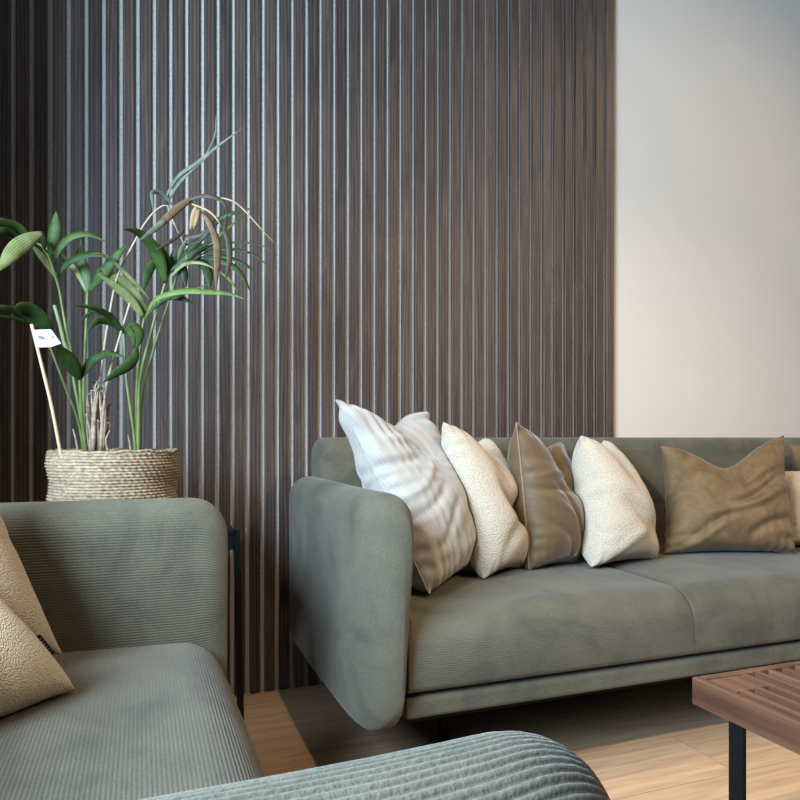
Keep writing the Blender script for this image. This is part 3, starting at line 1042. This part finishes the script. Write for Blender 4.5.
# frond with pale blades leaning left, lime blades leaning right
f5 = stem([(137, 458), (136.5, 396), (139.7, 351), (144, 320), (152, 302), (158, 296)], 0.0046, 0.0022, M['stem'], 1.60, 1.55)
leaf(f5, [(146, 313), (132, 292), (118, 279), (103, 271), (97, 270)], 13, GP, 1.56, 1.52, 0.2, 0.4, 0.5)
leaf(f5, [(143, 317), (133, 303), (122, 292), (108, 281), (97, 274)], 10, GP, 1.55, 1.51, 0.2, 0.4, 0.5)
leaf(f5, [(151, 301), (140, 288), (121, 269), (109, 257.5), (98, 253.5), (86, 256)], 4.2, GP, 1.55, 1.48, 0.2, 0.35)
leaf(f5, [(144.5, 320), (152.5, 303), (165, 295), (184, 291), (205, 291.5), (230, 294), (247, 300)], 7.5, GL_, 1.55, 1.46, 0.45, 0.45)
leaf(f5, [(146, 316), (160, 303), (178, 293), (196, 288.5), (212, 283)], 5, G, 1.56, 1.52, 0.3, 0.4)
leaf(f5, [(166, 298), (177, 297), (186, 300), (195, 305)], 8, GD, 1.57, 1.54, 0.2, 0.25)
# middle frond: fan of dark blades
f6 = stem([(138, 458), (138.6, 409), (140.7, 375), (151, 332.5), (163, 290), (171, 271), (182, 260), (200, 253), (213, 243)], 0.0048, 0.0016, M['stem'], 1.58, 1.52)
leaf(f6, [(165, 283), (160, 262.5), (152.5, 246), (142, 235), (132, 230), (122, 229)], 13, G, 1.54, 1.46, 0.3, 0.3, 0.3)
leaf(f6, [(167, 279), (166, 262), (161, 250), (152, 241)], 11, GD, 1.55, 1.53, 0.3, 0.4)
leaf(f6, [(160, 258), (153, 264), (147.5, 275), (143.5, 291)], 10, GD, 1.56, 1.54, 0.2, 0.35)
leaf(f6, [(171, 272), (174, 258), (177, 247)], 10, GD, 1.56, 1.56, 0.2, 0.6)
leaf(f6, [(173, 270), (184, 256), (196, 243), (207, 231), (218, 220), (230, 214), (256, 207)], 8, GD, 1.55, 1.47, 0.35, 0.35)
leaf(f6, [(180, 262), (192, 256), (210, 244), (224, 231), (246, 214)], 5, GL_, 1.55, 1.50, 0.3, 0.3)
leaf(f6, [(172, 271), (186, 258), (201, 247), (213, 241)], 9, GD, 1.54, 1.50, 0.2, 0.4)
leaf(f6, [(205, 247), (225, 243), (245, 242.5), (262, 245.6), (278, 255)], 2.6, GD, 1.52, 1.46, 0.3, 0.3)
leaf(f6, [(200, 255), (212, 250), (230, 249), (247.5, 252), (260, 259), (271, 270)], 4.2, GD, 1.53, 1.46, 0.4, 0.35)
leaf(f6, [(200, 257), (222.5, 256), (241, 262), (252.5, 270), (261, 279)], 5, GD, 1.53, 1.47, 0.4, 0.4)
leaf(f6, [(202, 257), (216, 259), (231, 265), (242.5, 276), (251, 293)], 8, GD, 1.53, 1.48, 0.4, 0.45)
leaf(f6, [(198, 258), (205, 264), (209, 275), (210, 289)], 11, GD, 1.54, 1.52, 0.2, 0.4)
leaf(f6, [(190, 263), (199, 262), (205, 268), (207, 284)], 9, GD, 1.55, 1.55, 0.2, 0.4)
leaf(f6, [(184, 264), (185, 276), (186.5, 288)], 8, GD, 1.55, 1.55, 0.2, 0.3)
leaf(f6, [(169, 279), (180, 267), (190, 262.5), (205, 264), (218, 271)], 4.5, GP, 1.52, 1.45, 0.4, 0.4)
leaf(f6, [(219, 271), (228, 278), (233, 284), (237.5, 292)], 3.2, GL_, 1.50, 1.46, 0.3, 0.4)
# third stem of the right hand clump
f7 = stem([(139.5, 458), (141.8, 396), (153.5, 349.5), (169, 301), (176, 279), (183, 262)], 0.0045, 0.002, M['stem'], 1.62, 1.57)
leaf(f7, [(177, 276), (186, 262), (196, 253), (203, 247)], 7, GD, 1.58, 1.56, 0.3, 0.4)
# low dark frond between the clumps
f8 = stem([(136, 458), (134, 434), (131, 413), (126, 375), (123.7, 334)], 0.0034, 0.002, M['stem'], 1.55, 1.51)
leaf(f8, [(124, 333), (114, 320), (104.6, 313), (92, 307.5), (72, 305)], 7, GD, 1.51, 1.44, 0.4, 0.35)
leaf(f8, [(121, 331), (112, 323), (101, 320), (94, 323), (88, 331)], 8.5, GD, 1.52, 1.48, 0.3, 0.4)
leaf(f8, [(124, 333), (131, 325), (137.5, 330), (139.5, 338), (136.5, 349)], 11, GD, 1.51, 1.46, 0.3, 0.4)
leaf(f8, [(125, 333), (128, 329), (133, 336), (134, 346)], 7, G, 1.50, 1.46, 0.3, 0.4)
leaf(f8, [(137, 346), (134.5, 358), (126, 367), (116, 373), (102.5, 383)], 11, GD, 1.47, 1.44, 0.35, 0.4, 0.3)
leaf(f8, [(100, 313), (92, 312), (86, 316), (79, 323)], 3.5, GD, 1.56, 1.55, 0.3, 0.4)
# withered frond rising above
f9 = stem([(98, 440), (100, 390), (104.6, 345), (114, 290), (120, 270), (136, 239), (142.5, 227), (150, 216.5), (158, 208.5), (167, 204.5), (168.5, 212), (173, 221), (179, 234), (184, 244), (186.5, 259)],
          0.003, 0.0012, M['stem_dry'], 1.56, 1.48, n=44)
leaf(f9, [(163, 203), (176.5, 178), (197, 162.5), (217, 146.5), (243.5, 127.5)], 4.2, GG, 1.50, 1.42, 0.3, 0.35)
leaf(f9, [(168, 203), (176, 187), (190, 171), (203, 160), (217, 148)], 4, GG, 1.50, 1.44, 0.3, 0.35)
leaf(f9, [(205, 156), (211, 145), (215.3, 132.5), (216, 113)], 1.8, GG, 1.46, 1.45, 0.2, 0.3)
leaf(f9, [(175, 208), (165, 197), (158, 192), (152.5, 193), (153, 203), (153, 212)], 4.6, GG, 1.49, 1.45, 0.4, 0.5)
leaf(f9, [(191, 199), (178, 208), (165, 220), (153, 230), (139, 241)], 8.5, GB, 1.48, 1.44, 0.2, 0.28, 0.6)
leaf(f9, [(165, 221), (156, 228), (147, 235), (139, 241)], 6, GG, 1.455, 1.435, 0.2, 0.3, 0.6)
leaf(f9, [(188, 200), (200, 196), (210, 196), (219, 199), (225.5, 206), (228, 217)], 5.5, GO, 1.48, 1.43, 0.3, 0.45, 0.5)
leaf(f9, [(227, 216), (225, 230), (229, 243), (229.5, 262), (225, 281)], 6.5, GO, 1.44, 1.42, 0.2, 0.5, 0.3)
leaf(f9, [(196, 207), (205, 216), (211, 226), (216.5, 241), (217.5, 258), (215.6, 292)], 8.5, GB, 1.47, 1.42, 0.2, 0.5, 0.4)
leaf(f9, [(212, 197), (225, 198.5), (236, 203), (247, 213), (262, 230), (276, 244.5)], 1.8, GT, 1.46, 1.42, 0.2, 0.3, 0.7)
leaf(f9, [(192, 204), (207, 210), (216, 218), (222, 228)], 2.4, GT, 1.47, 1.43, 0.2, 0.4, 0.7)
leaf(f9, [(178, 235), (190, 236.5), (200, 234.5), (209, 227)], 5, GO, 1.49, 1.46, 0.3, 0.5, 0.5)
leaf(f9, [(184, 229), (178, 236), (168, 243), (160, 248), (151.5, 253.5)], 4, GO, 1.48, 1.44, 0.2, 0.3, 0.5)
leaf(f9, [(170, 243), (186, 244.5), (200, 241), (208, 235)], 2.4, GO, 1.49, 1.47, 0.2, 0.4, 0.5)
leaf(f9, [(197, 207), (194.5, 218), (190, 230)], 9, GT, 1.47, 1.46, 0.3, 0.35, 0.5)
leaf(f9, [(199, 210), (196, 222), (193, 229)], 4, GT, 1.46, 1.45, 0.3, 0.35, 0.5)
leaf(f9, [(187, 240), (181, 250), (177.5, 261)], 5, GG, 1.48, 1.46, 0.2, 0.4, 0.5)
# second bare dry stalk
stem([(103, 436), (106, 395), (108, 379), (118.5, 341), (130, 303)], 0.003, 0.0022, M['stem_dry'], 1.55, 1.50)
# torn dry sheath at the foot of the withered frond
bk = MB()
for i in range(44):
    x0 = 90 + random.random() * 16; x1 = x0 + random.uniform(-5, 6)
    ytop = random.uniform(378, 424)
    yy = 1.52 + random.random() * 0.07
    pix = [(x0, 452), ((x0 + x1) / 2 + random.uniform(-2, 2), (452 + ytop) / 2), (x1, ytop), (x1 + random.uniform(-4, 5), ytop + random.uniform(-5, 4))]
    P = path3(pix, yy, yy - 0.02, 10)
    bk.tube([tuple(p) for p in P], [0.0038, 0.0042, 0.0045, 0.004, 0.0036, 0.0034, 0.003, 0.0024, 0.0018, 0.0006], 5)
bk.build('dry_sheath', M['bark'], palm, smooth=True)
for pix in ([(78, 452), (76, 440), (73, 429)], [(131, 452), (130, 444), (128, 435)], [(108, 452), (106, 440), (110, 430)]):
    stem(pix, 0.003, 0.0012, M['bark'], 1.50, 1.49, name='sheath_stub', n=8)

# plant label on a cane
T0 = W(60.5, 1.50, py=452)
lab = empty('plant_label', (T0.x, T0.y, T0.z - 0.02))
tag(lab, 'white printed card on a cane stick pushed into the basket', 'plant label')
LO = Vector(lab.location)
p = [W(61.5, 1.50, py=458) - LO, W(52, 1.485, py=408) - LO, W(43, 1.47, py=370) - LO, W(31.6, 1.455, py=324) - LO]
MB().tube([tuple(q) for q in spline(p, 12)], 0.0032, 8).build('cane', M['cane'], lab, smooth=True, autos=50)
cp = [(33.5, 330), (51, 329.5), (61, 343.5), (50, 347), (38.5, 347.2)]
cv = [W(x, 1.452, py=y) - LO for (x, y) in cp]
nb = Vector((0, 0.0009, 0))
cm = MB()
cm.add([tuple(q) for q in cv] + [tuple(q + nb) for q in cv],
       [(0, 1, 2, 3, 4), (9, 8, 7, 6, 5)] + [(i, (i + 1) % 5, 5 + (i + 1) % 5, 5 + i) for i in range(5)])
card = cm.build('card', M['paper'], lab)
pr = MB()
for (xa, ya, xb, yb, hh) in ((38, 335, 44.5, 336.5, 3.4), (39, 341, 42, 341.5, 1.2), (51.5, 334.5, 54, 336.5, 3.0), (55.5, 341.5, 59, 343.5, 1.0), (50, 342, 53.5, 342.5, .8), (45.5, 338, 47, 338.5, 2.0)):
    q = [W(xa, 1.4512, py=ya) - LO, W(xb, 1.4512, py=yb) - LO, W(xb, 1.4512, py=yb + hh) - LO, W(xa, 1.4512, py=ya + hh) - LO]
    pr.add([tuple(v) for v in q] + [tuple(v + Vector((0, .0004, 0))) for v in q], [(0, 1, 2, 3), (7, 6, 5, 4), (0, 4, 5, 1), (1, 5, 6, 2), (2, 6, 7, 3), (3, 7, 4, 0)])
pro = pr.build('print', M['ink'], card)

# ------------------------------------------------------------------ slatted coffee table
TX0, TY1, TZ = 0.731, 0.775, 0.38
TXL, TYL, TH = 0.62, 1.05, 0.0375
CT = empty('coffee_table', (TX0, TY1 - TYL, 0))
tag(CT, 'walnut slatted coffee table on flat black steel legs', 'coffee table')
rim = 0.0125
for xa in (0, TXL - rim):
    MB().box(xa, xa + rim, 0, TYL, TZ - TH, TZ, 0.0012).build('side_rail', M['walnut'], CT)
for ya in (0, TYL - rim):
    MB().box(rim, TXL - rim, ya, ya + rim, TZ - TH, TZ, 0.0012).build('end_rail', M['walnut_x'], CT)
cb, cbd = 0.078, 0.060
for (xa, xb) in ((rim, cb), (TXL - cb, TXL - rim)):
    for (ya, yb) in ((TYL - cbd, TYL - rim), (rim, cbd)):
        MB().box(xa, xb, ya, yb, TZ - TH + 0.004, TZ - 0.0018, 0.001).build('corner_block', M['walnut_block'], CT)
sp, sw = 0.0262, 0.0104
k = 0
x = rim + 0.0125
while x + sw < TXL - rim - 0.006:
    ya, yb = (rim, TYL - rim)
    if x < cb - 0.002 or x + sw > TXL - cb + 0.002:
        ya, yb = (cbd, TYL - cbd)
    MB().box(x, x + sw, ya, yb, TZ - 0.030, TZ - 0.0012, 0.001).build('slat', M['walnut'], CT)
    x += sp
for lx in (0.001, TXL - 0.008):
    for ly in (TYL - 0.088, 0.066):
        MB().box(lx, lx + 0.007, ly, ly + 0.024, 0.0, TZ - TH, 0.001).build('leg', M['black'], CT)

# brand tag sewn to the far cushion's seam (blurred white lettering on black ribbon)


def on_surface(px, py, X, off):
    # the skin point that lies on the sight line through (px, py), lifted off by a few millimetres
    d = X[:, 0] * SY + X[:, 1] * CY
    u = (X[:, 0] * CY - X[:, 1] * SY) / d * FPX + 400
    v = HORIZ - (X[:, 2] - EYE) / d * FPX
    near_ = np.argsort((u - px) ** 2 + (v - py) ** 2)[:6]
    dd = d[near_].min() - off
    uu = (px - 400) / FPX
    return Vector((dd * (SY + uu * CY), dd * (CY - uu * SY), EYE - (py - HORIZ) / FPX * dd))


p0, p1 = on_surface(37, 636, XB, 0.006), on_surface(52, 655, XB, 0.006)
dx = (p1 - p0); ln = dx.length; ex = dx.normalized()
vw = Vector((p0.x, p0.y, p0.z - EYE)).normalized()
ey = ex.cross(vw).normalized()
if ey.z > 0: ey = -ey
wd = 0.0085
tb = MB()
q = [p0 - ey * wd * .5, p1 - ey * wd * .5, p1 + ey * wd * .5, p0 + ey * wd * .5]
q = [v - Vector(orgB) for v in q]
bk_ = vw * 0.0008
tb.add([tuple(v) for v in q] + [tuple(v + bk_) for v in q], [(0, 1, 2, 3), (7, 6, 5, 4), (0, 4, 5, 1), (1, 5, 6, 2), (2, 6, 7, 3), (3, 7, 4, 0)])
tg_o = tb.build('brand_tag', M['ribbon'], ob)
lt = MB()
for i in range(6):
    c0 = p0 + ex * (ln * (0.16 + 0.135 * i)) - Vector(orgB) - vw * 0.0004
    for (a0, a1, b0, b1) in ((0, .0006, -.3, .42), (.0014, .002, -.3, .42), (.0003, .0017, .0 if i % 2 else .3, .12 if i % 2 else .42)):
        qq = [c0 + ex * a0 * 1.0 + ey * wd * b0, c0 + ex * a1 + ey * wd * b0, c0 + ex * a1 + ey * wd * b1, c0 + ex * a0 + ey * wd * b1]
        lt.add([tuple(v) for v in qq] + [tuple(v + vw * .0003) for v in qq], [(0, 1, 2, 3), (7, 6, 5, 4), (0, 4, 5, 1), (1, 5, 6, 2), (2, 6, 7, 3), (3, 7, 4, 0)])
lt.build('lettering', M['thread'], tg_o)


# ------------------------------------------------------------------ light
def area(name, loc, rot, sx, sy, energy, col):
    l = bpy.data.lights.new(name, 'AREA'); l.shape = 'RECTANGLE'; l.size, l.size_y = sx, sy
    l.energy = energy; l.color = col
    o = bpy.data.objects.new(name, l); COL.objects.link(o)
    o.location = loc; o.rotation_euler = rot
    return o


def spot(name, loc, target, energy, angle, col, r=0.025, blend=0.6):
    l = bpy.data.lights.new(name, 'SPOT'); l.energy = energy; l.spot_size = math.radians(angle); l.spot_blend = blend
    l.shadow_soft_size = r; l.color = col
    o = bpy.data.objects.new(name, l); COL.objects.link(o)
    o.location = loc
    d = Vector(target) - Vector(loc)
    o.rotation_euler = d.to_track_quat('-Z', 'Y').to_euler()
    return o


COOL, WARM = (0.56, 0.77, 1.0), (1.0, 0.76, 0.51)
area('window_daylight', (RX0 - 0.02, (WY0 + WY1) / 2, (WZ0 + WZ1) / 2), (0, -PI / 2, 0), WZ1 - WZ0 - .1, WY1 - WY0 - .1, 250, COOL)
spot('ceiling_spot', (1.75, -0.72, 2.62), (1.45, 1.3, 0.2), 235, 62, WARM, 0.02, 0.8)
spot('ceiling_spot', (0.37, 0.86, 2.62), (0.8, 1.05, 0.0), 80, 100, WARM, 0.02, 1.0)
spot('ceiling_spot', (2.35, 0.35, 2.62), (1.7, 1.7, 0.6), 80, 105, WARM, 0.03, 1.0)

spot('ceiling_spot', (0.62, -0.95, 2.62), (-0.16, 0.95, 0.52), 75, 24, WARM, 0.02, 1.0)  # added narrow beam, only to brighten the foreground sofa's cushions
wd_ = bpy.data.worlds.new('room_air')
SC.world = wd_
wd_.use_nodes = True
wd_.node_tree.nodes['Background'].inputs[0].default_value = (0.75, 0.85, 1.0, 1)
wd_.node_tree.nodes['Background'].inputs[1].default_value = 0.2

# ------------------------------------------------------------------ camera
cam = bpy.data.cameras.new('camera')
cam.sensor_fit = 'HORIZONTAL'
cam.sensor_width = 36.0
cam.lens = FPX / 800 * 36.0
cam.shift_y = (HORIZ - 400.0) / 800.0
cam.clip_start = 0.02
co = bpy.data.objects.new('camera', cam)
COL.objects.link(co)
co.location = (0, 0, EYE)
co.rotation_euler = (PI / 2, 0, -YAW)
SC.camera = co

vs = SC.view_settings
SC.display_settings.display_device = 'sRGB'
vs.view_transform = 'Standard'
vs.look = 'None'
vs.gamma = 1.0
vs.use_curve_mapping = False
vs.exposure = -0.2
SC.cycles.use_denoising = True
SC.cycles.max_bounces = 8
SC.cycles.sample_clamp_indirect = 4.0
